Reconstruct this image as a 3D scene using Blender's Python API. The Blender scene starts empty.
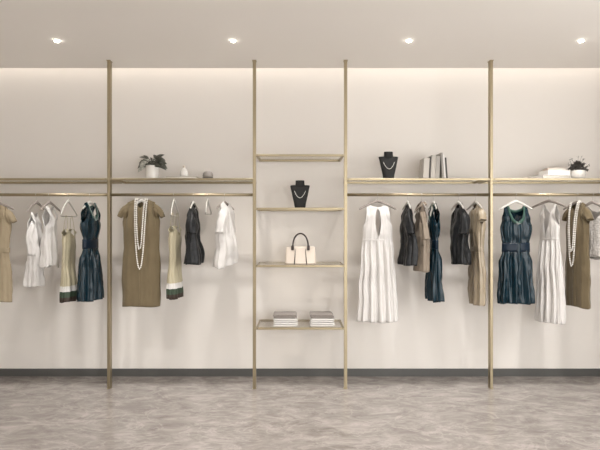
import bpy, bmesh, math, random
from mathutils import Vector, Matrix, noise
sc = bpy.context.scene
C = sc.collection
PI = math.pi
# ------------------------------------------------------------------ camera
K = 0.0088            # metres per pixel in the plane of the posts
DP = 4.66             # camera to post plane
F = DP / K            # focal length in pixels
EYE = 1.443
cam = bpy.data.cameras.new('camera'); cam.sensor_width = 36; cam.lens = F / 600 * 36
co = bpy.data.objects.new('camera', cam); C.objects.link(co)
co.location = (0, -DP, EYE); co.rotation_euler = (PI / 2, 0, 0)
sc.camera = co
# ------------------------------------------------------------------ world, lights, exposure
w = bpy.data.worlds.new('world'); sc.world = w; w.use_nodes = True
w.node_tree.nodes['Background'].inputs[0].default_value = (1.0, 0.985, 0.965, 1)
w.node_tree.nodes['Background'].inputs[1].default_value = 3.9
sc.view_settings.view_transform = 'Standard'
sc.view_settings.look = 'None'
sc.view_settings.exposure = 0.30
sc.view_settings.gamma = 1
sc.view_settings.use_curve_mapping = False
SPOT_W = 66
SPOT_COL = (1.0, 0.965, 0.93)
COVE_E = 4.2

H = 2.895      # ceiling
WALL = 0.40    # back wall
XS = 3.45      # side walls
YF = -6.2      # made-up shopfront

def P(px, py, Y=0.0):
    D = DP + Y
    return Vector(((px - 300) / F * D, Y, EYE + (225 - py) / F * D))

# ------------------------------------------------------------------ materials
def mat(name, col, rough=.6, metal=0, bump=None, sheen=0, coat=0, var=None, emit=None, spec=None, aniso=0):
    m = bpy.data.materials.new(name); m.use_nodes = True
    nt = m.node_tree; b = nt.nodes['Principled BSDF']
    b.inputs['Base Color'].default_value = (*col, 1)
    b.inputs['Roughness'].default_value = rough
    b.inputs['Metallic'].default_value = metal
    if spec is not None: b.inputs['Specular IOR Level'].default_value = spec
    if sheen: b.inputs['Sheen Weight'].default_value = sheen; b.inputs['Sheen Roughness'].default_value = .4
    if coat: b.inputs['Coat Weight'].default_value = coat
    if aniso: b.inputs['Anisotropic'].default_value = aniso
    if emit:
        b.inputs['Emission Color'].default_value = (*emit[0], 1); b.inputs['Emission Strength'].default_value = emit[1]
    tc = nt.nodes.new('ShaderNodeTexCoord')
    if var:                       # (scale, second colour)
        n = nt.nodes.new('ShaderNodeTexNoise'); n.inputs['Scale'].default_value = var[0]; n.inputs['Detail'].default_value = 5
        nt.links.new(tc.outputs['Object'], n.inputs['Vector'])
        mx = nt.nodes.new('ShaderNodeMix'); mx.data_type = 'RGBA'
        mx.inputs['A'].default_value = (*col, 1); mx.inputs['B'].default_value = (*var[1], 1)
        rp = nt.nodes.new('ShaderNodeMapRange'); rp.inputs[1].default_value = .35; rp.inputs[2].default_value = .65
        nt.links.new(n.outputs['Fac'], rp.inputs[0]); nt.links.new(rp.outputs[0], mx.inputs['Factor'])
        nt.links.new(mx.outputs['Result'], b.inputs['Base Color'])
    if bump:                      # (scale, strength, optional stretch along z)
        n = nt.nodes.new('ShaderNodeTexNoise'); n.inputs['Scale'].default_value = bump[0]; n.inputs['Detail'].default_value = 3
        if len(bump) > 2:
            mp = nt.nodes.new('ShaderNodeMapping'); mp.inputs['Scale'].default_value = (1, 1, bump[2]); nt.links.new(tc.outputs['Object'], mp.inputs[0]); nt.links.new(mp.outputs[0], n.inputs['Vector'])
        else: nt.links.new(tc.outputs['Object'], n.inputs['Vector'])
        bp = nt.nodes.new('ShaderNodeBump'); bp.inputs['Strength'].default_value = bump[1]; bp.inputs['Distance'].default_value = .01
        nt.links.new(n.outputs['Fac'], bp.inputs['Height']); nt.links.new(bp.outputs[0], b.inputs['Normal'])
    return m

M = {}
M['wall'] = mat('wall_paint', (.80, .765, .725), .75, bump=(60, .03), var=(1.3, (.79, .755, .715)))
M['ceiling'] = mat('ceiling_paint', (.88, .845, .80), .85)
M['base'] = mat('baseboard_grey', (.085, .084, .08), .4)
M['brass'] = mat('champagne_brass', (.385, .325, .22), .40, metal=1, bump=(300, .02))
M['steel'] = mat('satin_steel', (.62, .60, .57), .28, metal=1)
M['white_paint'] = mat('white_enamel', (.8, .78, .75), .4)
M['grey_wood'] = mat('greyed_hanger_wood', (.27, .24, .215), .5, var=(20, (.34, .30, .27)))
M['white_hanger'] = mat('pearly_hanger', (.62, .60, .56), .3)
M['white_cloth'] = mat('white_cotton', (.67, .65, .63), .85, sheen=.05, bump=(26, .5, .5))
M['offwhite_cloth'] = mat('white_crepe', (.68, .66, .64), .7, sheen=.05, bump=(40, .45, .08))
M['lace'] = mat('white_lace', (.66, .63, .60), .8, bump=(70, .6), var=(75, (.42, .39, .36)))
M['khaki'] = mat('olive_khaki_wool', (.160, .122, .066), .8, sheen=.25, bump=(260, .25), var=(9, (.148, .112, .06)))
M['beige'] = mat('light_khaki_cotton', (.35, .285, .19), .8, sheen=.1, bump=(22, .4, .5))
M['beige_satin'] = mat('beige_satin', (.33, .27, .19), .28, bump=(26, .6, .2), spec=.7)
M['taupe'] = mat('taupe_crepe', (.27, .22, .17), .55, sheen=.1, bump=(24, .5, .4))
M['teal'] = mat('dark_teal_satin', (.002, .017, .028), .22, bump=(34, .75, .10), spec=.42)
M['teal_belt'] = mat('navy_satin_belt', (.003, .012, .026), .35, spec=.25)
M['green_trim'] = mat('green_velvet_trim', (.022, .075, .055), .55, sheen=.3)
M['charcoal'] = mat('charcoal_silk', (.010, .011, .012), .38, bump=(38, .6, .35), var=(30, (.020, .021, .023)), spec=.28)
M['cream'] = mat('cream_slip_fabric', (.47, .42, .29), .45, bump=(26, .4, .12))
M['band_green'] = mat('forest_green_band', (.035, .06, .035), .6)
M['band_brown'] = mat('dark_brown_band', (.035, .02, .013), .6)
M['pearl'] = mat('pearl', (.80, .77, .72), .25, coat=.4)
M['velvet'] = mat('black_velvet', (.008, .008, .008), .75, sheen=.1, bump=(300, .2))
M['leaf'] = mat('dusky_green_leaf', (.05, .055, .04), .38, var=(35, (.12, .12, .10)))
M['leaf_pale'] = mat('pale_variegated_leaf', (.62, .62, .57), .4, var=(40, (.30, .31, .27)))
M['twig'] = mat('dark_dried_twig', (.05, .045, .04), .8, var=(60, (.12, .11, .10)))
M['ceramic'] = mat('white_ceramic', (.80, .78, .74), .18, coat=.3)
M['soil'] = mat('potting_soil', (.03, .022, .015), .95, bump=(90, .5))
M['paper'] = mat('book_pages', (.72, .69, .63), .85, var=(160, (.62, .59, .53)))
M['book_grey'] = mat('grey_book_cloth', (.36, .34, .31), .7, bump=(200, .1))
M['book_mid'] = mat('pale_grey_book_cloth', (.46, .43, .39), .65, bump=(200, .1))
M['book_dark'] = mat('dark_grey_book_cloth', (.06, .055, .05), .6)
M['book_white'] = mat('white_book_cover', (.86, .84, .82), .4)
M['book_pink'] = mat('blush_book_cover', (.62, .50, .42), .5)
M['grey_cloth'] = mat('heather_grey_knit', (.23, .20, .18), .9, sheen=.3, bump=(170, .4), var=(60, (.28, .25, .225)))
M['knit_edge'] = mat('dark_knit_edge', (.06, .05, .045), .85)
M['trinket'] = mat('grey_stoneware', (.26, .24, .22), .5, bump=(60, .3))
M['bag'] = mat('cream_leather', (.66, .58, .50), .45, bump=(150, .12))
M['bag_dark'] = mat('dark_brown_leather', (.035, .022, .018), .4)
M['lamp'] = mat('lamp_diffuser', (1, .95, .88), .5, emit=((1, .93, .84), 25))
M['led'] = mat('led_strip', (1, .95, .88), .5, emit=((1.0, .94, .87), COVE_E))
M['trim'] = mat('white_trim', (.75, .72, .68), .5)

def glass_mat(name='shelf_glass'):
    m = bpy.data.materials.new(name); m.use_nodes = True; nt = m.node_tree; nt.nodes.clear()
    o = nt.nodes.new('ShaderNodeOutputMaterial'); mx = nt.nodes.new('ShaderNodeMixShader')
    t = nt.nodes.new('ShaderNodeBsdfTransparent'); t.inputs[0].default_value = (.90, .885, .86, 1)
    g = nt.nodes.new('ShaderNodeBsdfGlossy'); g.inputs['Roughness'].default_value = .05
    g.inputs[0].default_value = (.95, .95, .93, 1)
    f = nt.nodes.new('ShaderNodeFresnel'); f.inputs[0].default_value = 1.45
    ge = nt.nodes.new('ShaderNodeNewGeometry'); inv = nt.nodes.new('ShaderNodeMath'); inv.operation = 'SUBTRACT'; inv.inputs[0].default_value = 1
    nt.links.new(ge.outputs['Backfacing'], inv.inputs[1]); mu = nt.nodes.new('ShaderNodeMath'); mu.operation = 'MULTIPLY'
    nt.links.new(f.outputs[0], mu.inputs[0]); nt.links.new(inv.outputs[0], mu.inputs[1])
    nt.links.new(mu.outputs[0], mx.inputs[0]); nt.links.new(t.outputs[0], mx.inputs[1]); nt.links.new(g.outputs[0], mx.inputs[2])
    nt.links.new(mx.outputs[0], o.inputs[0]); return m
M['glass'] = glass_mat()

def floor_mat():
    m = bpy.data.materials.new('polished_grey_marble'); m.use_nodes = True; nt = m.node_tree; L = nt.links
    b = nt.nodes['Principled BSDF']; tc = nt.nodes.new('ShaderNodeTexCoord')
    mp = nt.nodes.new('ShaderNodeMapping'); mp.inputs['Rotation'].default_value = (0, 0, .25); mp.inputs['Scale'].default_value = (.8, 1.5, 1)
    L.new(tc.outputs['Object'], mp.inputs[0])
    n1 = nt.nodes.new('ShaderNodeTexNoise'); n1.inputs['Scale'].default_value = 5.5; n1.inputs['Detail'].default_value = 10
    n1.inputs['Roughness'].default_value = .74; n1.inputs['Distortion'].default_value = .8
    L.new(mp.outputs[0], n1.inputs['Vector'])
    cr = nt.nodes.new('ShaderNodeValToRGB'); e = cr.color_ramp.elements
    e[0].position = .30; e[0].color = (.135, .118, .107, 1); e[1].position = .70; e[1].color = (.355, .322, .300, 1)
    q = e.new(.46); q.color = (.215, .192, .176, 1); q = e.new(.55); q.color = (.27, .244, .226, 1)
    L.new(n1.outputs['Fac'], cr.inputs[0])
    n2 = nt.nodes.new('ShaderNodeTexNoise'); n2.inputs['Scale'].default_value = 1.7; n2.inputs['Detail'].default_value = 8
    n2.inputs['Roughness'].default_value = .6; n2.inputs['Distortion'].default_value = 1.8
    L.new(mp.outputs[0], n2.inputs['Vector'])
    sb = nt.nodes.new('ShaderNodeMath'); sb.operation = 'SUBTRACT'; sb.inputs[1].default_value = .5; L.new(n2.outputs['Fac'], sb.inputs[0])
    ab = nt.nodes.new('ShaderNodeMath'); ab.operation = 'ABSOLUTE'; L.new(sb.outputs[0], ab.inputs[0])
    mr = nt.nodes.new('ShaderNodeMapRange'); mr.inputs[1].default_value = 0; mr.inputs[2].default_value = .022
    mr.inputs[3].default_value = .35; mr.inputs[4].default_value = 0; L.new(ab.outputs[0], mr.inputs[0])
    mx = nt.nodes.new('ShaderNodeMix'); mx.data_type = 'RGBA'; mx.inputs['B'].default_value = (.44, .40, .375, 1)
    L.new(cr.outputs[0], mx.inputs['A']); L.new(mr.outputs[0], mx.inputs['Factor'])
    L.new(mx.outputs['Result'], b.inputs['Base Color'])
    b.inputs['Roughness'].default_value = .16; b.inputs['Specular IOR Level'].default_value = .5
    return m
M['floor'] = floor_mat()

# ------------------------------------------------------------------ mesh helpers
def obj(name, bm, m, parent=None, smooth=False, solid=0, bevel=0, sub=0):
    me = bpy.data.meshes.new(name)
    bmesh.ops.recalc_face_normals(bm, faces=bm.faces[:]) if not solid else None
    bm.to_mesh(me); bm.free()
    for mm in (m if isinstance(m, (list, tuple)) else [m]): me.materials.append(mm)
    if smooth:
        for p in me.polygons: p.use_smooth = True
    o = bpy.data.objects.new(name, me); C.objects.link(o)
    if parent: o.parent = parent
    if bevel:
        b = o.modifiers.new('bevel', 'BEVEL'); b.width = bevel; b.segments = 2; b.limit_method = 'ANGLE'
    if solid:
        s = o.modifiers.new('solid', 'SOLIDIFY'); s.thickness = solid; s.offset = 0
    if sub:
        s = o.modifiers.new('sub', 'SUBSURF'); s.levels = sub; s.render_levels = sub
    return o
def tag(o, label, cat, group=None):
    o['label'] = label; o['category'] = cat
    if group: o['group'] = group
    return o
def empty(name, loc, rz=0):
    o = bpy.data.objects.new(name, None); C.objects.link(o); o.location = loc; o.rotation_euler = (0, 0, rz)
    o.empty_display_size = .05
    return o
def struct(o):
    o['kind'] = 'structure'; return o
def box(bm, x0, x1, y0, y1, z0, z1, mi=0):
    v = [bm.verts.new(p) for p in ((x0,y0,z0),(x1,y0,z0),(x1,y1,z0),(x0,y1,z0),(x0,y0,z1),(x1,y0,z1),(x1,y1,z1),(x0,y1,z1))]
    for f in ((0,3,2,1),(4,5,6,7),(0,1,5,4),(1,2,6,5),(2,3,7,6),(3,0,4,7)):
        fc = bm.faces.new([v[i] for i in f]); fc.material_index = mi
    return v
def tube(bm, pts, r, seg=8, caps=True, closed=False, squash=None):
    pts = [Vector(p) for p in pts]; n = len(pts); rings = []
    up = None
    for i, p in enumerate(pts):
        if closed: t = (pts[(i+1) % n] - pts[i-1])
        else: t = pts[min(i+1, n-1)] - pts[max(i-1, 0)]
        t.normalize()
        if up is None:
            up = Vector((0, 0, 1)) if abs(t.z) < .9 else Vector((0, 1, 0))
        a = t.cross(up)
        if a.length < 1e-4: a = t.orthogonal()
        a.normalize(); b = a.cross(t).normalized(); up = b
        rr = r[i] if isinstance(r, (list, tuple)) else r
        sq = squash or (1, 1)
        rings.append([bm.verts.new(p + a * math.cos(2*PI*k/seg) * rr * sq[0] + b * math.sin(2*PI*k/seg) * rr * sq[1]) for k in range(seg)])
    for i in range(n if closed else n - 1):
        A, B = rings[i], rings[(i+1) % n]
        for k in range(seg): bm.faces.new((A[k], A[(k+1) % seg], B[(k+1) % seg], B[k]))
    if caps and not closed:
        bm.faces.new(rings[0][::-1]); bm.faces.new(rings[-1])
def lathe(bm, prof, seg=32, cx=0, cy=0, cap0=True, cap1=False):
    rings = [[bm.verts.new((cx + r*math.cos(2*PI*k/seg), cy + r*math.sin(2*PI*k/seg), z)) for k in range(seg)] for r, z in prof]
    for A, B in zip(rings, rings[1:]):
        for k in range(seg): bm.faces.new((A[k], A[(k+1) % seg], B[(k+1) % seg], B[k]))
    if cap0: bm.faces.new(rings[0][::-1])
    if cap1: bm.faces.new(rings[-1])
def interp(tab, z):
    if z <= tab[0][0]: return tab[0][1]
    for (a, va), (b, vb) in zip(tab, tab[1:]):
        if z <= b:
            t = (z - a) / (b - a); t = t*t*(3-2*t)
            return va + (vb - va) * t
    return tab[-1][1]
def catmull(pts, n=8, closed=False):
    pts = [Vector(p) for p in pts]; out = []; N = len(pts)
    rng = range(N) if closed else range(N - 1)
    for i in rng:
        if closed: p0, p1, p2, p3 = pts[i-1], pts[i], pts[(i+1) % N], pts[(i+2) % N]
        else: p0, p1, p2, p3 = pts[max(i-1,0)], pts[i], pts[i+1], pts[min(i+2, N-1)]
        for k in range(n):
            t = k / n
            out.append(.5*((2*p1)+(-p0+p2)*t+(2*p0-5*p1+4*p2-p3)*t*t+(-p0+3*p1-3*p2+p3)*t**3))
    if not closed: out.append(pts[-1])
    return out

# ------------------------------------------------------------------ the room
def plane_box(name, *a, m='wall'):
    bm = bmesh.new(); box(bm, *a); return struct(obj(name, bm, M[m]))
plane_box('floor', -XS, XS, YF, WALL, -.1, 0, m='floor')
plane_box('wall_back', -XS, XS, WALL, WALL + .12, 0, H + .42)
plane_box('wall_left', -XS - .12, -XS, YF, WALL + .12, 0, H + .42)
bm = bmesh.new()
box(bm, XS, XS + .12, -1.6, WALL + .12, 0, H + .42); box(bm, XS, XS + .12, YF, -5.4, 0, H + .42)
box(bm, XS, XS + .12, -5.4, -1.6, 0, .5); box(bm, XS, XS + .12, -5.4, -1.6, 2.6, H + .42)
struct(obj('wall_right', bm, M['wall']))
bm = bmesh.new()
for y in (-5.37, -3.5, -1.63): box(bm, XS + .03, XS + .09, y - .03, y + .03, .5, 2.6)
box(bm, XS + .03, XS + .09, -5.34, -1.66, .5, .56); box(bm, XS + .03, XS + .09, -5.34, -1.66, 2.54, 2.6)
struct(obj('added_window_2', bm, M['base']))  # unseen side window, added so daylight brightens the right side
CE = 4.90 - DP      # ceiling edge in front of the light cove
plane_box('ceiling', -XS, XS, YF, CE, H, H + .06, m='ceiling')
plane_box('trim_1', -XS, XS, CE - .10, WALL, H + .15, H + .21, m='ceiling')      # lid of the light cove
plane_box('trim_2', -XS, XS, CE - .15, CE - .10, H + .06, H + .21, m='ceiling')  # back of the light cove
plane_box('baseboard_back', -XS, XS, WALL - .014, WALL, 0, .072, m='base')
plane_box('baseboard_left', -XS, -XS + .014, YF, WALL - .014, 0, .072, m='base')
plane_box('baseboard_right', XS - .014, XS, YF, WALL - .014, 0, .072, m='base')
# made-up shopfront behind the camera, left side closed, openings added for daylight fill
bm = bmesh.new()
box(bm, -XS, XS, YF - .12, YF, 2.6, H + .06); box(bm, -XS, XS, YF - .12, YF, 0, .1)
box(bm, -XS, .2, YF - .12, YF, .1, 2.6)
struct(obj('wall_front', bm, M['wall']))
bm = bmesh.new()
for x in (.23, 1.8, XS - .03): box(bm, x - .03, x + .03, YF - .08, YF - .02, .1, 2.6)
struct(obj('added_window_1', bm, M['base']))
bm = bmesh.new(); box(bm, -XS + .02, XS - .02, CE + .02, CE + .045, H + .135, H + .15)
tag(obj('led_strip', bm, M['led']), 'warm light strip hidden in the ceiling cove above the clothes wall', 'light strip')

# ------------------------------------------------------------------ downlights
def downlight(x, y, label, vis=True):
    t = empty('ceiling_light', (x, y, H))
    bm = bmesh.new(); lathe(bm, [(.027, 0), (.027, -.003), (.020, -.004), (.019, -.001)], 24, cap0=False)
    obj('frame', bm, M['white_paint'], t, smooth=True)
    bm = bmesh.new(); lathe(bm, [(.0185, -.001), (.0185, -.010), (.015, -.014), (.005, -.016)], 24, cap1=True); obj('diffuser', bm, M['lamp'], t)
    tag(t, label, 'ceiling light', 'recessed ceiling downlights')
    ld = bpy.data.lights.new('downlight_beam', 'SPOT'); ld.energy = SPOT_W if y > -2.5 else SPOT_W*.5; ld.color = SPOT_COL
    ld.spot_size = math.radians(88 if y > -1 else 112); ld.spot_blend = .7; ld.shadow_soft_size = .035
    lo = bpy.data.objects.new('downlight_beam', ld); C.objects.link(lo); lo.parent = t; lo.location = (0, 0, -.055)
LX = [-1.909, -.526, .856, 2.208]
names = ['leftmost of the four round downlights, above the two white tops and cream slip dress', 'second round downlight from the left, just left of the shelf tower',
         'third round downlight from the left, right of the shelf tower', 'rightmost of the four round downlights, above the books and the bushy plant']
for x, n in zip(LX, names): downlight(x, -.50, n)
for y, row in ((-1.9, 'second'), (-3.3, 'third'), (-4.7, 'fourth')):
    for x, col in zip(LX, ('leftmost', 'left middle', 'right middle', 'rightmost')):
        downlight(x, y, f'{col} round downlight in the {row} row out from the clothes wall')

# ------------------------------------------------------------------ posts, shelves, rods
PW, PD = .024, .055
def post(px, label, w=PW, d=PD):
    x = (px - 300) * K
    t = empty('clothes_rack_post', (x, 0, 0))
    bm = bmesh.new(); box(bm, -w/2, w/2, 0, d, .004, H - .004); obj('tube', bm, M['brass'], t, bevel=.0015)
    bm = bmesh.new(); box(bm, -w/2 - .004, w/2 + .004, -.004, d + .004, H - .006, H); obj('ceiling_plate', bm, M['brass'], t)
    bm = bmesh.new(); box(bm, -w/2 - .003, w/2 + .003, -.003, d + .003, 0, .004); obj('floor_plate', bm, M['brass'], t)
    tag(t, label, 'post', 'brass posts from floor to ceiling')
    return x
posts = [post(-34, 'brass post out of frame at far left'),
         post(108.4, 'brass floor-to-ceiling post at left, between the teal dress and the olive dress with pearls'),
         post(254.3, 'brass post on the left side of the shelf tower', .028, .04),
         post(345.7, 'brass post on the right side of the shelf tower', .028, .04),
         post(491.7, 'brass floor-to-ceiling post at right, between the beige satin dress and the front-facing teal dress'),
         post(634, 'brass post out of frame at far right')]
def shelf(x0, x1, py, label):
    z1 = EYE + (225 - py) * K + .010; z0 = z1 - .020; s = .014; w = .016; y0 = .006; y1 = WALL - .002
    t = empty('shelf', ((x0 + x1)/2, y0, z0)); L = (x1 - x0)/2 - s
    for nm, a in (('front_rail', (-L, L, 0, w, 0, .020)), ('back_rail', (-L, L, y1-y0-w, y1-y0, 0, .020)),
                  ('side_rail', (-L, -L+w, w, y1-y0-w, 0, .020)), ('side_rail', (L-w, L, w, y1-y0-w, 0, .020))):
        bm = bmesh.new(); box(bm, *a); obj(nm, bm, M['brass'], t, bevel=.0015)
    bm = bmesh.new(); box(bm, -L+w, L-w, w, y1-y0-w, .011, .0195); obj('glass_panel', bm, M['glass'], t)
    for sx in (-1, 1):
        bm = bmesh.new(); tube(bm, [(sx*(L-.012), -.004, .012), (sx*(L-.012), .004, .012)], .004, 10); obj('screw', bm, M['base'], t)
        bm = bmesh.new(); box(bm, min(sx*L, sx*(L+.002)), max(sx*L, sx*(L+.002)), .004, .034, .003, .017); obj('bracket', bm, M['brass'], t)
    tag(t, label, 'shelf', 'brass framed glass shelves'); return z1
SH = shelf(posts[0], posts[1], 179.2, 'long glass shelf with brass frame at far left, nothing standing on it')
SH = shelf(posts[1], posts[2], 179.2, 'long glass shelf with brass frame holding the broad-leaved potted plant')
shelf(posts[3], posts[4], 179.2, 'long glass shelf with brass frame holding a black bust and grey books')
shelf(posts[4], posts[5], 179.2, 'long glass shelf with brass frame at far right, holding white books and a bushy plant')
shelf(posts[2], posts[3], 155.2, 'topmost shelf of the central tower, empty')
SB = shelf(posts[2], posts[3], 208.7, 'tower shelf holding a black bust, second from top')
SG = shelf(posts[2], posts[3], 266.2, 'tower shelf holding the cream handbag')
SF = shelf(posts[2], posts[3], 328.8, 'lowest tower shelf, holding two stacks of folded clothes')
RY, RZ, RR = .028, EYE + (225 - 194.6) * K, .0135
for a, b, lab in ((0, 1, 'round brass clothes rail at far left, carrying two white tops'), (1, 2, 'round brass clothes rail carrying the olive dress with pearls and an empty hanger'),
                  (3, 4, 'round brass clothes rail right of the tower, carrying the pleated white dress'), (4, 5, 'round brass clothes rail at far right, carrying the front-facing teal dress')):
    bm = bmesh.new(); xa, xb = posts[a] + .0145, posts[b] - .0145
    tube(bm, [(xa, RY, RZ), (xb, RY, RZ)], RR, 20)
    tag(obj('clothes_rail', bm, M['brass'], smooth=False), lab, 'clothes rail', 'brass clothes rails')
    for p in C.objects[-1].data.polygons: p.use_smooth = len(p.vertices) == 4

# ------------------------------------------------------------------ hangers
HGROUP = 'clothes hangers on the brass rails'
def hanger(px, yaw, label, m='grey_wood', half=.185, neck=.062, drop=.062, bar=False, thick=.010):
    """hook over the rail, arms sloping to both sides; returns the arm-top height"""
    x = (px - 300) / F * (DP + RY)
    t = empty('clothes_hanger', (x, RY, RZ))
    bm = bmesh.new(); r = RR + .0032
    pts = [(0, -r*math.cos(a), r*math.sin(a)) for a in [(-.35) + k*.28 for k in range(12)]]
    pts = [(0, p[1], p[2]) for p in pts]
    pts += [(0, r*.8, -r*.75), (0, r*.25, -r*1.35), (0, 0, -r*1.8), (0, 0, -neck)]
    tube(bm, pts, .0018, 8); obj('hook', bm, M['steel'], t, smooth=True)
    b = bmesh.new(); n = 14; P0 = []
    for i in range(-n, n+1):
        u = i / n; a = abs(u)
        P0.append((u*half, (a**2)*-.012, -neck - drop*(a**1.25) - .004))
    rs = [thick*(1.15 - .45*abs(i/n)) * (.55 if abs(i) == n else 1) for i in range(-n, n+1)]
    tube(b, P0, rs, 10, squash=(.75, 1.15))
    ar = obj('arm', b, M[m], t, smooth=True); ar.rotation_euler = (0, 0, yaw)
    if bar:
        b = bmesh.new(); e = half*.93
        tube(b, [(-e, -.01, -neck-drop*.92), (-e, -.006, -neck-drop-.012), (e, -.006, -neck-drop-.012), (e, -.01, -neck-drop*.92)], .004, 8)
        br = obj('trouser_bar', b, M['steel'], t, smooth=True); br.rotation_euler = (0, 0, yaw)
    tag(t, label, 'hanger', HGROUP)
    return x, RZ - neck

# ------------------------------------------------------------------ garments
def warp(x, y, z, seed, a):
    q = Vector((x*4, 0, z*5 + seed*7.7)); return x + a*noise.noise(q*1.3)*min(1, z*8), y + a*noise.noise(q + Vector((9, 3, 1)))*1.3*min(1, z*8)
def shell(hw, hd, L, nf, nb, arm, slope=.25, amp=((0, 0), (1, 0)), k=7, seed=0, wr=.003, nu=20, dz=.012, hemw=.004, sharp=1, lean=0, bands=None, asym=0, wp=.006, slant=0):
    """two cloth panels (front -Y, back +Y) that meet at the sides below the arm holes and at the shoulders"""
    rnd = random.Random(seed); ph = [rnd.uniform(0, 6.28) for _ in range(6)]
    bm = bmesh.new(); zs = []; z = 0
    while z < L - dz*.5: zs.append(z); z += dz*(.5 if z < .05 else 1)
    zs.append(L)
    nw0 = interp(nf, 0)
    for side in (-1, 1):
        nt_ = nf if side < 0 else nb
        for sx in (-1, 1):
            prev = None
            for z in zs:
                W = interp(hw, z); D = interp(hd, z); nw = interp(nt_, z); A = interp(amp, z)
                if nw < .0015: nw = 0
                s0 = math.asin(min(.98, nw / W)) / (PI/2); row = []
                for i in range(nu + 1):
                    s = s0 + (1 - s0) * i / nu; u = math.sin(PI/2*s)
                    pr = max(0, 1 - u**2.4) ** .55
                    if z < arm: op = .9*math.sin(PI*(z/arm)**.75); pr = max(pr, op if z > .001 else 0) if s > .5 else pr
                    x = W*u*sx; y = side*D*pr
                    th = (PI/2)*(1 - s*sx)           # 0..pi across the panel
                    th = th if side < 0 else 2*PI - th
                    rp = math.sin(k*th + ph[0] + 1.2*math.sin(z*5+ph[1])) + .5*math.sin((2*k+1)*th + ph[2] + z*3)
                    if sharp != 1: rp = math.copysign(abs(rp)**sharp, rp)
                    fx = math.cos(th); fy = -math.sin(th)
                    x += A*rp*fx*.45; y += A*rp*fy
                    nv = Vector((x*5, y*5 + side, z*4 + seed*3.1))
                    dn = noise.noise(nv*2.0)*wr + noise.noise(nv*5.3)*wr*.6
                    fade = min(1, z/.05)
                    y += dn*side*fade if s < .999 else 0; x += dn*.4*sx*fade if s < .999 else 0
                    zz = z + slope*max(0, abs(x) - nw0)*max(0, 1 - z/max(arm, .01))
                    if z == zs[-1]: zz += hemw*math.sin(3*th + ph[4])
                    xx, yy_ = warp(x, y, z, seed, wp)
                    zz += slant*x*z/L
                    row.append(bm.verts.new((xx, yy_, -zz)))
                if prev:
                    for i in range(nu):
                        f = bm.faces.new((prev[0][i], prev[0][i+1], row[i+1], row[i]))
                        if bands:
                            for bz, mi in bands:
                                if z > bz: f.material_index = mi
                prev = (row, z)
    bmesh.ops.remove_doubles(bm, verts=bm.verts, dist=.0004)
    bmesh.ops.recalc_face_normals(bm, faces=bm.faces[:])
    return bm
def sleeve(sx, x0, arm, path, radii, seed=0, wr=.004, seg=26, wseed=0, wp=.006, dy=0):
    """cloth tube starting in the arm hole; path = (dx outwards, z down), radii = (ry, rx)"""
    bm = bmesh.new(); pts = catmull([(p[0], 0, -p[1]) for p in path], 5); n = len(pts); rings = []
    rr = catmull([(r[0], r[1], 0) for r in radii], 5)
    for i, p in enumerate(pts):
        t = (pts[min(i+1, n-1)] - pts[max(i-1, 0)]).normalized(); a = Vector((t.z, 0, -t.x))
        ry, rx = rr[i][0], rr[i][1]; ring = []
        for q in range(seg):
            th = 2*PI*q/seg; c, s = math.cos(th), math.sin(th)
            o = p + a*c*rx + Vector((0, s*ry, 0))
            d = noise.noise(Vector((o.x*18, o.y*18, o.z*14 + seed)))*wr + math.sin(4*th+seed+i*.25)*wr*.5
            o += (a*c + Vector((0, s, 0)))*d
            xx, yy_ = warp(sx*o.x, o.y, -o.z, wseed, wp)
            ring.append(bm.verts.new((xx, yy_ + dy*i/n, o.z)))
        rings.append(ring)
    for A, B in zip(rings, rings[1:]):
        for q in range(seg): bm.faces.new((A[q], A[(q+1) % seg], B[(q+1) % seg], B[q]))
    return bm
def beads(bm, pts, r, gap=1.0):
    acc = 0; last = Vector(pts[0]); out = [last]
    for p in pts[1:]:
        p = Vector(p)
        while (p - last).length > 2*r*gap:
            last = last + (p - last).normalized()*2*r*gap; out.append(last)
    for c in out: bmesh.ops.create_icosphere(bm, subdivisions=2, radius=r, matrix=Matrix.Translation(c))
TH = .0022
def root(name, x, z, yaw, label, cat, group=None):
    return tag(empty(name, (x, RY, z), yaw), label, cat, group)
R = math.radians

def shift_dress(px, ptop, yaw, label, m='khaki', L=.945, seed=1, wide=1.0, group=None, belt=False, wr=.0035, name='sheath_dress', amp=None, hem=.168):
    x, zt = (px-300)/F*(DP+RY), P(0, ptop, RY).z
    t = root(name, x, zt, yaw, label, 'dress', group)
    hw = [(0, .120), (.06, .136), (.13, .148), (.20, .162), (.40, .146 if belt else .156), (.62, .168), (L, hem)]
    hw = [(a, b*wide) for a, b in hw]
    hd = [(0, .002), (.03, .022), (.10, .042), (.25, .048), (.45, .036 if belt else .042), (.7, .046), (L, .046)]
    nf = [(0, .062), (.025, .050), (.055, .030), (.075, .0), (L, 0)]; nb = [(0, .062), (.008, .05), (.014, 0), (L, 0)]
    amp = amp or [(0, .003), (.03, .012), (.10, .013), (.2, .006), (.30, .002), (L, .003)]
    o = obj('body', shell(hw, hd, L, nf, nb, .19, .42, amp, 9, seed, wr, nu=30), M[m], t, smooth=True, solid=TH)
    for sx in (-1, 1):
        bm = sleeve(sx, .14, .19, [(.105*wide, .072), (.140*wide, .094), (.170*wide, .122), (.190*wide, .155)], [(.020, .036), (.030, .038), (.034, .030), (.034, .022)], seed+sx)
        obj('sleeve', bm, M[m], t, smooth=True, solid=TH)
    if belt:
        obj('belt', belt_bm(hw, hd, .385, .425, .004), M[m], t, smooth=True, solid=.002)
    return t
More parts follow.
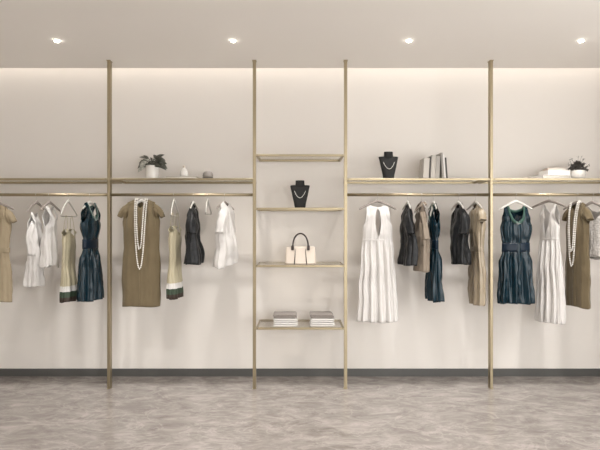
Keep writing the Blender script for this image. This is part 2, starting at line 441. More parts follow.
def belt_bm(hw, hd, z0, z1, out, seg=64):
    bm = bmesh.new(); rings = []
    for j in range(5):
        z = z0 + (z1 - z0)*j/4; W = interp(hw, z) + out; D = interp(hd, z) + out; ring = []
        for q in range(seg):
            th = 2*PI*q/seg; c, s = math.cos(th), math.sin(th)
            u = abs(c); pr = max(0, 1 - u**2.4)**.55
            ring.append(bm.verts.new((W*c, math.copysign(D*pr, s) if abs(s) > 1e-6 else 0, -z + .002*math.sin(5*th))))
        rings.append(ring)
    for A, B in zip(rings, rings[1:]):
        for q in range(seg): bm.faces.new((A[q], A[(q+1) % seg], B[(q+1) % seg], B[q]))
    return bm

def pleated_dress(px, ptop, yaw, label, L=1.03, seed=3, m='offwhite_cloth', key=True, wide=1.0):
    x, zt = (px-300)/F*(DP+RY), P(0, ptop, RY).z
    hw = [(0, .096), (.05, .100), (.12, .108), (.20, .130), (.31, .128), (.5, .142), (.75, .160), (L, .172)]
    hw = [(a, b*wide) for a, b in hw]
    hd = [(0, .002), (.03, .018), (.10, .038), (.25, .045), (.31, .036), (.6, .055), (L, .07)]
    if key:
        nf = [(0, .060), (.012, .050), (.020, .004), (.030, 0), (.036, .0), (.06, .018), (.16, .026), (.24, .016), (.29, 0), (L, 0)]
        nb = nf
    else:
        nf = [(0, .058), (.05, .045), (.15, .030), (.27, .012), (.30, 0), (L, 0)]; nb = [(0, .058), (.02, .05), (.1, .02), (.14, 0), (L, 0)]
    amp = [(0, 0), (.2, .001), (.31, .002), (.36, .010), (.6, .019), (L, .023)]
    t = root('pleated_dress', x, zt, yaw, label, 'dress')
    obj('body', shell(hw, hd, L, nf, nb, .19, .22, amp, 13, seed, .003, nu=44, dz=.015), M[m], t, smooth=True, solid=TH)
    obj('waist_seam', belt_bm(hw, hd, .300, .316, .0035), M[m], t, smooth=True, solid=.002)
    if key:
        bm = bmesh.new(); beads(bm, [(0, -.030, -.034), (0, -.030, -.035)], .005); obj('button', bm, M['pearl'], t, smooth=True)
    return t

def satin_dress(px, ptop, yaw, label, seed=5, L=.86, wide=1.0, thin=1):
    x, zt = (px-300)/F*(DP+RY), P(0, ptop, RY).z
    hw = [(0, .104), (.05, .102), (.12, .112), (.19, .138), (.32, .118), (.41, .120), (.5, .138), (L, .150)]
    hw = [(a, b*wide) for a, b in hw]
    hd = [(0, .002), (.03, .018), (.10, .040), (.22, .048), (.33, .034), (.41, .034), (.6, .055), (L, .066)]; hd = [(a, b*thin) for a, b in hd]
    nf = [(0, .062), (.05, .056), (.10, .044), (.13, .020), (.14, 0), (L, 0)]; nb = [(0, .062), (.02, .056), (.035, .03), (.042, 0), (L, 0)]
    amp = [(0, .0005), (.12, .005), (.28, .008), (.33, .002), (.41, .004), (.5, .017), (L, .020)]
    t = root('satin_dress', x, zt, yaw, label, 'dress')
    obj('body', shell(hw, hd, L, nf, nb, .185, .22, amp, 8, seed, .006, nu=44), M['teal'], t, smooth=True, solid=TH)
    obj('belt', belt_bm(hw, hd, .325, .405, .004), M['teal_belt'], t, smooth=True, solid=.003)
    # velvet trim round the neckline
    bm = bmesh.new(); fr, bk = [], []
    for q in range(15):
        z = .14*q/14; a = interp(nf, z); D = interp(hd, z)*(max(0, 1-(a/interp(hw, z))**2.4)**.55)
        fr.append(Vector((a, -D - .003, -z)))
    ring = [Vector((-p.x, p.y, p.z)) for p in fr] + [p for p in fr[::-1]]
    outp = [p + Vector((math.copysign(min(.016, abs(p.x)*2), p.x) if abs(p.x) > .004 else 0, -.004, -.022*(abs(p.z)/.14) - .002)) for p in ring]
    va = [bm.verts.new(p) for p in ring]; vb = [bm.verts.new(p) for p in outp]
    for i in range(len(ring)-1): bm.faces.new((va[i], va[i+1], vb[i+1], vb[i]))
    bk = catmull([(-.062, -.001, -.001), (-.052, .010, -.020), (0, .016, -.036), (.052, .010, -.020), (.062, -.001, -.001)], 6)
    va = [bm.verts.new(p) for p in bk]; vb = [bm.verts.new(p + Vector((0, .002, -.024))) for p in bk]
    for i in range(len(bk)-1): bm.faces.new((va[i], va[i+1], vb[i+1], vb[i]))
    obj('collar', bm, M['green_trim'], t, smooth=True, solid=.003)
    return t

def slip_dress(px, yaw, label, seed=7, ptop=217, body=.635):
    x, zt = (px-300)/F*(DP+RY), P(0, ptop, RY).z
    t = root('slip_dress', x, zt, yaw, label, 'dress')
    s = .105; L = s + body + .02
    hw = [(0, .088), (.05, .105), (.12, .110), (.22, .108), (.5, .116), (body, .132)]
    hd = [(0, .020), (.05, .034), (.12, .036), (.22, .030), (body, .048)]
    nf = [(0, .062), (.05, .036), (.095, 0), (L, 0)]; nb = [(0, .05), (.02, .02), (.03, 0), (L, 0)]
    amp = [(0, .001), (.2, .003), (body, .012)]
    bm = shell(hw, hd, body, nf, nb, .06, .1, amp, 8, seed, .004, nu=30, bands=((body-.125, 1), (body-.085, 2), (body-.040, 3)))
    o = obj('body', bm, [M['cream'], M['white_cloth'], M['band_green'], M['band_brown']], t, smooth=True, solid=TH); o.location.z = -s
    for sx in (-1, 1):
        for sy in (-1, 1):
            bm = bmesh.new(); tube(bm, catmull([(sx*.060, sy*.003, .012), (sx*.062, sy*.012, -.04), (sx*.074, sy*.019, -s-.012)], 6), .0024, 6)
            obj('strap', bm, M['cream'], t, smooth=True)
    return t

def blouse(px, ptop, yaw, label, m, L=.55, seed=11, long_sleeve=0, hemhw=.20, wide=1.0, wr=.009, name='blouse', collar=False, cat='top', vneck=.06, group=None, k=5, wp=.022, slant=0, thin=1):
    x, zt = (px-300)/F*(DP+RY), P(0, ptop, RY).z
    t = root(name, x, zt, yaw, label, cat, group)
    hw = [(0, .125), (.06, .140), (.14, .155), (.22, .168), (.35, .178), (L, hemhw)]
    hw = [(a, b*wide) for a, b in hw]
    hd = [(0, .002), (.03, .012), (.10, .032), (.22, .052), (L, .068)]; hd = [(a, b*thin) for a, b in hd]
    nf = [(0, .062), (vneck*.5, .042), (vneck, 0), (L, 0)]; nb = [(0, .062), (.012, .04), (.02, 0), (L, 0)]
    amp = [(0, .001), (.12, .006), (.3, .012), (L, .016)]
    obj('body', shell(hw, hd, L, nf, nb, .21, .55, amp, k, seed, wr, nu=34, wp=wp, slant=slant), M[m], t, smooth=True, solid=TH)
    w = wide
    for sx in (-1, 1):
        if long_sleeve: pth = [(.100*w, .095), (.142*w, .15), (.166*w, .24), (.174*w, .22 + long_sleeve)]; rd = [(.015, .032), (.024, .028), (.026, .020), (.030, .016)]
        else: pth = [(.100*w, .095), (.142*w, .14), (.172*w, .20), (.190*w, .275)]; rd = [(.018, .038), (.034, .040), (.037, .034), (.036, .026)]
        obj('sleeve', sleeve(sx, .15, .19, pth, rd, seed+sx*2, wr, wseed=seed, wp=wp, dy=.02*math.sin(seed*sx)), M[m], t, smooth=True, solid=TH)
    if collar:
        bm = bmesh.new()
        c = catmull([(-.012, -.046, -.055), (-.055, -.014, -.006), (-.040, .022, .012), (0, .030, .014), (.040, .022, .012), (.055, -.014, -.006), (.012, -.046, -.055)], 5)
        va = [bm.verts.new(p) for p in c]; vb = [bm.verts.new(p + Vector((p.x*.35, (-.014 if p.y < 0 else .016), -.034))) for p in c]
        for i in range(len(c)-1): bm.faces.new((va[i], va[i+1], vb[i+1], vb[i]))
        obj('collar', bm, M[m], t, smooth=True, solid=.003)
    return t
def camisole(px, ptop, yaw, label, m, L=.5, seed=21, hw0=.10, hem=.16, name='sleeveless_top', k=5, nu=30, sc_=1):
    x, zt = (px-300)/F*(DP+RY), P(0, ptop, RY).z
    hw = [(a, b*sc_) for a, b in [(0, .125), (.1, .118), (.19, .145), (.3, .15)]] + [(L, hem)]
    hd = [(0, .002), (.03, .020), (.10, .040), (.25, .045), (L, .052)]
    nf = [(0, .068*sc_), (.06, .058*sc_), (.11, .03), (.12, 0), (L, 0)]; nb = [(0, .068*sc_), (.03, .05), (.045, 0), (L, 0)]
    bm = shell(hw, hd, L, nf, nb, .19, .22, [(0, .001), (.2, .004), (L, .013)], k, seed, .007, nu=nu, hemw=.02)
    o = obj(name, bm, M[m], smooth=True, solid=TH); o.location = (x, RY, zt); o.rotation_euler = (0, 0, yaw)
    return tag(o, label, 'top')

def pearls(px, yaw, ptop, loops, label, y=-.062):
    """loops: list of (half width, drop)"""
    x, zt = (px-300)/F*(DP+RY), P(0, ptop, RY).z
    t = root('pearl_necklace', x, zt, yaw, label, 'necklace', 'pearl necklaces on the olive dresses')
    for j, (w, d) in enumerate(loops):
        bm = bmesh.new(); pts = []
        n = 80
        for i in range(n+1):
            a = i/n*2 - 1
            pts.append((w*a*(1.25 - .25*abs(a)) if abs(a) < 1 else w*a, y - .004*j + .045*abs(a)**8, -d*(1 - abs(a)**2.0)))
        back = catmull([pts[-1], (w*.9, .0, .012), (0, .03, .012), (-w*.9, 0, .012), pts[0]], 8)
        beads(bm, catmull(pts, 2) + back[1:], .0072, 1.12); obj('strand', bm, M['pearl'], t, smooth=True)
    return t

# --- far left bay
hanger(-6, 0, 'grey wooden hanger under the light khaki dress cut off at the left edge')
shift_dress(-6, 204.5, 0, 'light khaki short-sleeved belted dress cut off by the left edge', 'beige', L=.86, seed=31, belt=True, name='shirt_dress', wr=.006, wide=.93)
hanger(36.5, R(84), 'grey wooden hanger over the longer white blouse at far left', half=.15, drop=.085)
blouse(34.5, 212, R(97), 'long white blouse with hanging sleeves, first of the two white tops at left', 'white_cloth', L=.655, seed=41, long_sleeve=.16, hemhw=.12, wide=.66, wr=.009)
hanger(49.5, R(86), 'grey wooden hanger over the shorter white top at left, beside the cream slip dress', half=.16, drop=.075)
camisole(50, 206, R(95), 'short sheer white top between long white blouse and cream slip dress', 'offwhite_cloth', L=.53, seed=43, hem=.125, sc_=.78)
hanger(68, R(88), 'pale metal hanger with a bar holding the cream slip dress left of the left post', 'white_hanger', half=.155, drop=.13, neck=.05, bar=True, thick=.008)
slip_dress(69, R(92), 'cream slip dress with white, green and brown hem bands, left of the left post', 7)
hanger(90, R(85), 'pearly hanger in the teal satin dress left of the left post', 'white_hanger', half=.15)
satin_dress(90.5, 202.5, R(84), 'dark teal satin dress hung sideways, just left of the left post', 51)
# --- left bay
hanger(141.5, 0, 'pearly hanger in the olive dress with pearls, right of the left post', 'white_hanger', half=.10, neck=.046, drop=.075)
shift_dress(141.5, 199.5, 0, 'olive brown cap-sleeved dress facing front, right of the left post', 'khaki', seed=2)
pearls(141.7, 0, 200, [(.052, .605), (.034, .44)], 'double pearl necklace draped on the front-facing olive dress at left')
hanger(174, R(90), 'pale metal hanger with a bar holding the cream slip dress beside the charcoal top', 'white_hanger', half=.155, drop=.135, neck=.04, bar=True, thick=.008)
slip_dress(175, R(84), 'cream slip dress with banded hem, between the front-facing olive dress and a charcoal top', 9, ptop=214)
hanger(193.5, R(90), 'pearly hanger in the charcoal top, second hanger right of the olive dress', 'white_hanger')
blouse(193, 202.5, R(90), 'charcoal silk top hung sideways in the left bay, beside the empty hanger', 'charcoal', L=.54, seed=13, hemhw=.19, wide=.88)
hanger(207.5, R(90), 'empty pale metal hanger with a bar, between charcoal top and white shirt', 'white_hanger', half=.15, drop=.12, neck=.04, bar=True, thick=.008)
hanger(224.5, R(74), 'grey wooden hanger in the white short-sleeved shirt')
blouse(226, 201.5, R(76), 'white short-sleeved shirt, the last garment left of the shelf tower', 'white_cloth', L=.555, seed=15, hemhw=.215, wide=.97, wr=.007, name='shirt', vneck=.05, slant=-.12)
# --- right bay
hanger(377.5, 0, 'grey wooden hanger in the front-facing white pleated dress', half=.165, neck=.05, drop=.075)
pleated_dress(377.5, 205, 0, 'long white pleated dress with keyhole neckline, facing front right of the tower', seed=3)
hanger(407.5, R(-90), 'steel-hooked hanger in the charcoal blouse beside the white pleated dress', 'white_hanger')
blouse(408, 202.5, R(-90), 'charcoal silk blouse hung sideways, between the white pleated dress and the taupe blouse', 'charcoal', L=.55, seed=17, hemhw=.185, wide=.85, thin=.85)
hanger(421.5, R(-89), 'steel-hooked hanger in the taupe blouse')
blouse(421.2, 203, R(-90), 'taupe collared blouse between a charcoal blouse and the teal dress', 'taupe', L=.60, seed=19, long_sleeve=.10, hemhw=.17, wide=.88, collar=True, vneck=.10, thin=.68, wp=.012)
hanger(433.5, R(-90), 'pearly hanger in the teal dress right of the taupe blouse', 'white_hanger', half=.15)
satin_dress(434, 203, R(-93), 'dark teal satin dress hung sideways, beside the taupe blouse', 53, wide=.95, thin=.75)
hanger(458.5, R(-90), 'pearly hanger in the charcoal blouse beside the beige satin dress', 'white_hanger')
blouse(459.5, 203, R(-91), 'charcoal silk blouse hung sideways, left of the beige satin dress', 'charcoal', L=.535, seed=23, hemhw=.185, wide=.86)
hanger(475.5, R(-88), 'pearly hanger in the beige satin dress', 'white_hanger')
shift_dress(477, 203, R(-93), 'beige satin short-sleeved dress hung sideways, just left of the right post', 'beige_satin', L=.89, seed=33, wide=.93, belt=True, name='satin_dress', wr=.008, amp=[(0, .001), (.1, .005), (.3, .007), (.89, .010)])
# --- far right bay
hanger(515.8, 0, 'pearly hanger in the front-facing teal dress, tips showing at the shoulders', 'white_hanger', half=.145, neck=.055, drop=.07)
satin_dress(515.8, 206, 0, 'front-facing teal satin dress with navy belt and green collar', 55)
hanger(549, R(-62), 'grey wooden hanger in the long white dress at right', neck=.05)
pleated_dress(549.5, 204, R(-70), 'long white dress with deep open neckline, right of the front-facing teal dress', L=1.04, seed=61, key=False, wide=.80)
hanger(577, R(-70), 'grey wooden hanger in the olive dress at right', half=.14)
shift_dress(577.5, 202.5, R(-82), 'olive brown dress with pearls hung at an angle near the right edge', 'khaki', L=.92, seed=4, wide=.87)
pearls(577, R(-62), 202.5, [(.042, .56), (.030, .44)], 'double pearl necklace on the angled olive dress near the right edge', y=-.075)
hanger(592.5, R(-60), 'grey wooden hanger over the white lace top at the right edge', half=.17, drop=.10)
camisole(596, 207, R(-60), 'white lace top cut off by the right edge, right of the olive dress', 'lace', L=.45, seed=45, hem=.16)

# ------------------------------------------------------------------ necklace busts
def bust(px, zb, label, nlabel, yy=.13, s=1.0):
    x = (px - 300)/F*(DP + yy)
    t = empty('necklace_bust', (x, yy, zb))
    def outline(bm, rows, seg=28, cap=True):
        rings = []
        for z, W, D, y0 in rows:
            ring = []
            for q in range(seg):
                th = 2*PI*q/seg; c, sn = math.cos(th), math.sin(th)
                ring.append(bm.verts.new((W*math.copysign(abs(c)**.75, c), y0 + D*math.copysign(abs(sn)**.9, sn), z)))
            rings.append(ring)
        for A, B in zip(rings, rings[1:]):
            for q in range(seg): bm.faces.new((A[q], A[(q+1) % seg], B[(q+1) % seg], B[q]))
        bm.faces.new(rings[0][::-1]); bm.faces.new(rings[-1])
    bm = bmesh.new()
    outline(bm, [(0, .047, .030, .0), (.004, .048, .032, 0), (.05, .056, .032, -.002), (.11, .070, .030, -.004), (.16, .080, .026, .0), (.195, .088, .020, .006), (.203, .088, .016, .008), (.206, .080, .014, .008), (.2065, .05, .014, .008)])
    obj('chest', bm, M['velvet'], t, smooth=True)
    bm = bmesh.new()
    outline(bm, [(.17, .050, .018, .006), (.20, .046, .024, .006), (.208, .042, .026, .006), (.225, .0400, .026, .006), (.246, .040, .026, .006), (.249, .038, .024, .006)])
    obj('neck', bm, M['velvet'], t, smooth=True)
    tag(t, label, 'bust', 'black necklace busts')
    n = empty('bead_necklace', (x, yy, zb)); bm = bmesh.new(); pts = []
    for i in range(41):
        a = i/20 - 1
        xx = .066*a*(1.15 - .15*abs(a)); z = .090 + .116*abs(a)**1.9
        pts.append((xx, -.041 + .052*abs(a)**3, z))
    beads(bm, pts, .0028, 1.05); obj('strand', bm, M['pearl'], n, smooth=True)
    bm = bmesh.new(); tube(bm, catmull([pts[0], (-.045, .032, .212), (0, .036, .214), (.045, .032, .212), pts[-1]], 6), .0015, 6); obj('cord', bm, M['steel'], n, smooth=True)
    tag(n, nlabel, 'necklace', 'pearl necklaces on the black busts')
bust(300, SB, 'black necklace bust in the middle of the shelf tower', 'fine pearl necklace on the bust inside the shelf tower')
bust(388.5, SH, 'black necklace bust on the long shelf, left of the grey books', 'fine pearl necklace on the bust left of the grey books')

# ------------------------------------------------------------------ handbag
def handbag():
    yy = .15; t = empty('handbag', ((300.5-300)/F*(DP+yy), yy, SG))
    S = (DP+yy)/F
    def W(z): return .142 - .012*(z/.155)
    bm = bmesh.new(); rings = []
    Hh = 17.2*S
    for j in range(13):
        v = j/12; z = Hh*v; w = 15.6*S - 1.6*S*v**1.5; d = .055*(1 - .72*v); ring = []
        for q in range(60):
            th = 2*PI*q/60; c, s = math.cos(th), math.sin(th)
            x = w*math.copysign(abs(c)**.45, c); y = d*math.copysign(abs(s)**.45, s)
            ring.append(bm.verts.new((x, y + .001*noise.noise(Vector((x*20, 0, z*20))), z + (.0 if v < 1 else .004*math.sin(PI*(x/w+1)/2)))))
        rings.append(ring)
    for A, B in zip(rings, rings[1:]):
        for q in range(60): bm.faces.new((A[q], A[(q+1) % 60], B[(q+1) % 60], B[q]))
    bm.faces.new(rings[0][::-1]); bm.faces.new(rings[-1])
    obj('body', bm, M['bag'], t, smooth=True)
    for sx in (-1, 1):      # dark gusset slits down the front
        bm = bmesh.new()
        top = Vector((sx*4.9*S, -.030, Hh*.88)); bot = Vector((sx*6.1*S, -.0565, .001))
        for yoff in (0,):
            v = [bm.verts.new(p) for p in (top + Vector((-.001, 0, 0)), top + Vector((.001, 0, 0)), bot + Vector((.0055, 0, 0)), bot + Vector((-.0055, 0, 0)))]
            v2 = [bm.verts.new(p.co + Vector((0, .006, 0))) for p in v]
            bm.faces.new(v); bm.faces.new(v2[::-1])
            for i in range(4): bm.faces.new((v[i], v2[i], v2[(i+1) % 4], v[(i+1) % 4]))
        obj('gusset', bm, M['bag_dark'], t)
    for sy in (-1, 1):
        bm = bmesh.new(); pts = []
        for i in range(25):
            a = PI*i/24; pts.append((-7.7*S*math.cos(a), sy*.022, Hh*.93 + 14.3*S*math.sin(a)**.85))
        pts = [(-7.9*S, sy*.026, Hh*.86)] + pts + [(7.9*S, sy*.026, Hh*.86)]
        tube(bm, pts, .0072, 10); h = obj('handle', bm, M['bag_dark'], t, smooth=True)
        for sx in (-1, 1):
            bm = bmesh.new(); box(bm, sx*7.9*S - .0125, sx*7.9*S + .0125, sy*.027 - .007, sy*.027 + .007, Hh*.80, Hh*1.06)
            obj('tab', bm, M['bag_dark'], h, bevel=.003)
    tag(t, 'cream leather handbag with two dark gussets and arched brown handles', 'handbag')
handbag()

# ------------------------------------------------------------------ folded clothes
def folded(px, zb, w, layers, th, m, label, yy=.20, dy=.115, curl=False, seed=0, dx=0, group=None):
    x = (px-300)/F*(DP+yy) + dx; t = empty('folded_garment', (x, yy, zb)); path = []
    for i in range(layers):
        z = th*(i + .5); e = w - .004*(i % 2)
        seg = [Vector((-e + 2*e*k/12, 0, z)) for k in range(13)]
        if i % 2: seg = seg[::-1]
        path += seg
        if i < layers - 1:
            c = Vector((seg[-1].x, 0, z + th/2)); sg = 1 if seg[-1].x > 0 else -1
            path += [c + Vector((sg*th*.5*math.cos(a), 0, th*.5*math.sin(a))) for a in (-.9, -.3, .3, .9)]
    if curl:
        e = path[-1]; sg = 1 if e.x > 0 else -1
        path += [e + Vector((sg*.006, 0, -.002)), e + Vector((sg*.012, 0, -.010)), e + Vector((sg*.013, 0, -.020))]
    bm = bmesh.new(); ny = 14; h = th*.49; top, bot = [], []
    n = len(path)
    for j in range(ny+1):
        v = j/ny*2 - 1; y = dy*v; sq = 1 - .35*abs(v)**6; A, B = [], []
        for i, p in enumerate(path):
            tg = (path[min(i+1, n-1)] - path[max(i-1, 0)]).normalized(); nm = Vector((-tg.z, 0, tg.x))
            wob = .0016*noise.noise(Vector((p.x*16, y*16, p.z*30 + seed)))
            q = Vector((p.x + .002*noise.noise(Vector((y*20, p.z*40, seed))), y, p.z + max(-p.z*.2, wob)))
            A.append(bm.verts.new(q + nm*h*sq)); B.append(bm.verts.new(q - nm*h*sq))
        top.append(A); bot.append(B)
    for j in range(ny):
        for i in range(n-1):
            bm.faces.new((top[j][i], top[j][i+1], top[j+1][i+1], top[j+1][i])); bm.faces.new((bot[j][i+1], bot[j][i], bot[j+1][i], bot[j+1][i+1]))
        bm.faces.new((top[j][0], top[j+1][0], bot[j+1][0], bot[j][0])); bm.faces.new((top[j+1][-1], top[j][-1], bot[j][-1], bot[j+1][-1]))
    for i in range(n-1):
        bm.faces.new((top[0][i+1], top[0][i], bot[0][i], bot[0][i+1])); bm.faces.new((top[-1][i], top[-1][i+1], bot[-1][i+1], bot[-1][i]))
    bmesh.ops.remove_doubles(bm, verts=bm.verts, dist=.00005)
    obj('folded_cloth', bm, M[m], t, smooth=True, bevel=0)
    if curl:
        sg = 1 if path[-1].x > 0 else -1; b = bmesh.new(); p = path[-1]
        box(b, min(p.x + sg*.001, p.x + sg*.006), max(p.x + sg*.001, p.x + sg*.006), -dy*.96, dy*.9, p.z - .006, p.z + .012)
        obj('cuff', b, M['knit_edge'], t, bevel=.002)
    return tag(t, label, 'folded clothes', group)
FG = 'folded clothes on the lowest tower shelf'
for px, s, side in ((284.8, 0, 'left'), (321, 5, 'right')):
    z = SF
    folded(px, z, .100, 2, .019, 'white_cloth', f'white folded garment at the bottom of the {side} stack on the lowest shelf', yy=.14, seed=s, group=FG); z += .0385
    folded(px, z, .098, 2, .017, 'offwhite_cloth', f'white folded garment in the middle of the {side} stack on the lowest shelf', yy=.14, seed=s+1, dx=.001, group=FG); z += .0345
    folded(px, z, .093, 3, .0115, 'grey_cloth', f'grey knit folded on top of the {side} white stack on the lowest shelf', yy=.14, seed=s+2, curl=True, dx=-.003, group=FG, dy=.105)

# ------------------------------------------------------------------ broad-leaved plant
def leaf_bm(bm, base, tip, width, up, curl=.25, mi=0, n=8, lobes=0):
    base, tip = Vector(base), Vector(tip); d = tip - base; Ln = d.length; dn = d.normalized(); side = dn.cross(Vector(up)).normalized(); nrm = side.cross(dn)
    L_, C_, R_ = [], [], []
    for i in range(n+1):
        v = i/n; w = width*math.sin(PI*min(1, v**.8))**.8 if v < 1 else 0
        if lobes: w *= 1 - .35*abs(math.sin(v*lobes*PI))
        c = base + d*v + nrm*(curl*Ln*(v - v*v*1.6))
        C_.append(bm.verts.new(c)); L_.append(bm.verts.new(c + side*w + nrm*w*.25)); R_.append(bm.verts.new(c - side*w + nrm*w*.25))
    for i in range(n):
        for A, B in ((L_, C_), (C_, R_)):
            f = bm.faces.new((A[i], B[i], B[i+1], A[i+1])); f.material_index = mi
def potted_plant():
    yy = .17; px = 152.3; S = (DP+yy)/F; t = empty('potted_plant', ((px-300)*S, yy, SH))
    r = 6.6*S; hh = 14*S
    bm = bmesh.new(); lathe(bm, [(r*.93, 0), (r*.97, .004), (r, hh-.003), (r-.002, hh), (r-.006, hh), (r-.007, hh-.02)], 36); obj('pot', bm, M['ceramic'], t, smooth=True, bevel=.001)
    bm = bmesh.new(); lathe(bm, [(r-.0072, hh-.018), (.002, hh-.012)], 24, cap1=True, cap0=True); obj('soil', bm, M['soil'], t)
    rnd = random.Random(4); bm = bmesh.new(); st = bmesh.new()
    spec = [(-12, 1, 6), (-15, -4, 6), (-13, -8, 5.5), (-8, 2, 6), (-6, 5, 5), (-3, 3, 6), (3, 5, 5.5), (7, 7, 6), (10, 9, 4), (12, 3, 5), (13, 0, 4), (8, -4, 4), (14, -5, 4), (-4, -2, 6), (3, -1, 5), (-10, -3, 5), (6, 1, 5), (0, 6, 5), (10, 5, 5), (-13, 8, 2.5)]
    spec = spec + [(a*.8 + rnd.uniform(-3, 3), z_*.9 + rnd.uniform(-2, 2.5), w_) for a, z_, w_ in spec]
    for i, (ax, az, w) in enumerate(spec):
        dyy = rnd.uniform(-.075, .07); b0 = Vector((rnd.uniform(-.02, .02), rnd.uniform(-.02, .02), hh - .014))
        tip = Vector((ax*S*1.15, dyy, hh + (az+2)*S)); mid = b0.lerp(tip, .35) + Vector((0, 0, .03 + .02*rnd.random()))
        tube(st, catmull([b0, b0.lerp(mid, .5) + Vector((0, 0, .012)), mid], 4), .0013, 5)
        leaf_bm(bm, mid, tip, w*S*.60, (rnd.uniform(-.5, .5), rnd.uniform(-1.6, -.8), .8), .2, 1 if i in (3, 5, 13, 15, 2, 17) else 0, lobes=(3 if w > 5 else 0))
    obj('foliage', bm, [M['leaf'], M['leaf_pale']], t, smooth=True, solid=.0008); obj('stem', st, M['leaf'], t, smooth=True)
    tag(t, 'broad-leaved dusky plant in a white cylinder pot on the left shelf', 'potted plant')
potted_plant()

def bushy_plant():
    yy = .16; px = 577.5; S = (DP+yy)/F; t = empty('potted_plant', ((px-300)*S, yy, SH)); r = 7.6*S; hh = 9.0*S
    bm = bmesh.new(); lathe(bm, [(r*.62, 0), (r*.85, .012), (r, hh*.6), (r*.97, hh-.003), (r*.93, hh), (r*.85, hh-.002), (r*.83, hh-.02)], 36); obj('bowl', bm, M['ceramic'], t, smooth=True)
    bm = bmesh.new(); lathe(bm, [(r*.83, hh-.016), (.002, hh-.010)], 24, cap1=True); obj('soil', bm, M['soil'], t)
    rnd = random.Random(8); bm = bmesh.new(); tw = bmesh.new()
    for i in range(120):
        a = rnd.uniform(0, 2*PI); el = rnd.uniform(-.15, 1.5); rad = rnd.uniform(.035, .082)
        c = Vector((math.cos(a)*math.cos(el)*rad, math.sin(a)*math.cos(el)*rad*.8, hh + .012 + math.sin(el)*rad*.85))
        if i < 30: tube(tw, [(rnd.uniform(-.01, .01), 0, hh-.012), c*.6 + Vector((0, 0, hh*.35)), c], .0009, 4)
        for q in range(9):
            dv = Vector((rnd.gauss(0, 1), rnd.gauss(0, 1), rnd.gauss(0, 1))).normalized()*rnd.uniform(.010, .019)
            leaf_bm(bm, c, c + dv, .0058, (rnd.gauss(0, 1), rnd.gauss(0, 1), 1), .2, 0, n=3)
    for i in range(14):
        a = rnd.uniform(0, PI); e = Vector((math.cos(a)*.095*rnd.uniform(.8, 1.05), rnd.uniform(-.04, .04), hh + .02 + abs(math.sin(a))*.105))
        tube(tw, catmull([(0, 0, hh), e*.6 + Vector((0, 0, hh*.4)), e], 4), .0008, 4)
        for q in range(3): leaf_bm(bm, e, e + Vector((rnd.gauss(0, .01), rnd.gauss(0, .006), rnd.gauss(0, .01))), .002, (1, 0, 1), .1, 0, n=3)
    obj('foliage', bm, M['twig'], t, solid=.0006); obj('twig', tw, M['twig'], t)
    tag(t, 'small bushy dark plant with fine twigs in a white bowl on the far right shelf', 'potted plant')
bushy_plant()

# ------------------------------------------------------------------ books
def book(name_loc, rot, w, h, th, cover, label, group=None, pages='paper', cat='book'):
    """lies flat: w along x, h along y, th along z, spine at -x"""
    t = empty('book', name_loc); t.rotation_euler = rot; c = .0022
    bm = bmesh.new(); box(bm, -w/2, w/2, -h/2, h/2, 0, c); box(bm, -w/2, w/2, -h/2, h/2, th-c, th); box(bm, -w/2, -w/2+c, -h/2, h/2, c, th-c)
    obj('cover', bm, M[cover], t, bevel=.0006)
    bm = bmesh.new(); box(bm, -w/2+c, w/2-.004, -h/2+.004, h/2-.004, c, th-c); obj('pages', bm, M[pages], t)
    return tag(t, label, cat, group)
yy = .17; S = (DP+yy)/F
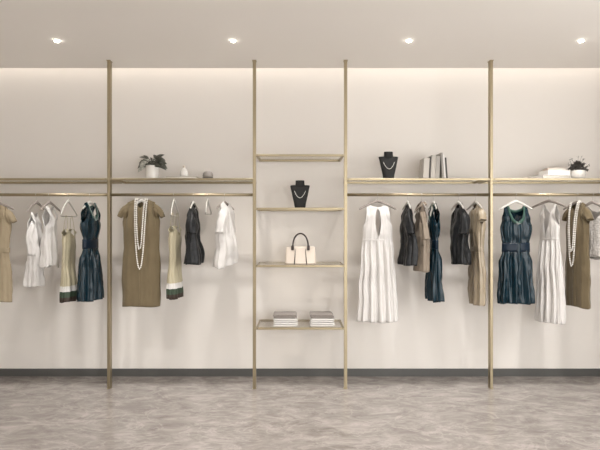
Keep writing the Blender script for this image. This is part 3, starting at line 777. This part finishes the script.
# upright books leaning left, spines to the room: px of foot, top, thickness, height
up = [(421, 5.4, 20.5, 3, 'book_mid', 'leftmost of the upright books, pale grey and leaning'), (426.6, 1.4, 21.5, 3, 'book_dark', 'thin dark book, second of the upright books from the left'),
      (428.3, 4.4, 23.2, 3, 'book_mid', 'pale grey book right of the thin dark one'), (432.9, 4.0, 22.5, 3, 'book_grey', 'grey book in the middle of the upright row'),
      (439.9, 1.9, 25.8, -4, 'book_grey', 'tallest of the upright books, thin and grey'), (442.1, 1.4, 24, -4, 'book_white', 'thin white book, second of the upright books from the right'), (443.75, 1.5, 21, -4, 'book_dark', 'rightmost of the upright books, thin, dark and leaning')]
for foot, th, hh, lean, m, lab in up:
    hh *= S; thm = th*S; x = (foot - 300)*S
    # stand the flat book on its tail: page block height along z, depth along y, spine facing the room
    Mx = Matrix.Rotation(R(lean), 4, 'Y') @ Matrix(((0, 0, 1, 0), (1, 0, 0, 0), (0, 1, 0, 0), (0, 0, 0, 1)))
    b = book((x, yy, SH), (0, 0, 0), .17, hh, thm, m, lab, 'upright books on the right shelf')
    b.rotation_euler = Mx.to_euler()
    up_ = Mx @ Vector((0, hh/2, 0)); lowest = min((Mx @ Vector((sx*.085, -hh/2, zz))).z for sx in (-1, 1) for zz in (0, thm))
    b.location = (x - (Mx @ Vector((0, -hh/2, 0))).x, yy, SH - lowest + .0004)
# white books lying on the far right shelf
S = (DP+.2)/F
book(((550-300)*S, .20, SH), (0, 0, R(14)), 33*S, .20, .036, 'book_white', 'large white book at the bottom of the lying stack beside the bushy plant', 'books lying on the far right shelf')
book(((554.5-300)*S, .20, SH+.0365), (0, 0, R(4)), 23*S, .17, .046, 'book_white', 'thick white book in the middle of the lying stack beside the bushy plant', 'books lying on the far right shelf', pages='book_white')
book(((553.5-300)*S, .19, SH+.083), (0, 0, R(-5)), 17*S, .13, .021, 'book_pink', 'small blush book on top of the lying stack beside the bushy plant', 'books lying on the far right shelf')
# thin book, vase and trinket box on the left shelf
S = (DP+.15)/F
book(((183-300)*S, .15, SH), (0, 0, R(3)), 29.5*S, .17, .022, 'book_mid', 'thin pale grey book lying under the small white vase on the left shelf')
t = tag(empty('vase', ((184.5-300)*S, .13, SH+.0224)), 'small white tapered vase standing on a thin pale grey book', 'vase')
bm = bmesh.new(); lathe(bm, [(.028, 0), (.036, .004), (.037, .02), (.034, .045), (.025, .064), (.015, .076), (.012, .082), (.009, .082), (.009, .070)], 32); obj('body', bm, M['ceramic'], t, smooth=True)
bm = bmesh.new(); lathe(bm, [(.0088, .070), (.0088, .083), (.0105, .088), (.013, .096), (.010, .101), (.001, .102)], 20, cap1=True); obj('stopper', bm, M['bag'], t, smooth=True)
t = tag(empty('trinket_box', ((208.3-300)*S, .13, SH)), 'small grey domed trinket box with a dark base on the left shelf', 'box')
bm = bmesh.new(); lathe(bm, [(.046, 0), (.049, .003), (.049, .013), (.046, .016)], 32, cap1=True); obj('base', bm, M['book_dark'], t, smooth=False)
bm = bmesh.new(); lathe(bm, [(.0455, .016), (.047, .034), (.044, .054), (.035, .068), (.018, .075), (.001, .077)], 32, cap1=True); obj('lid', bm, M['trinket'], t, smooth=True)
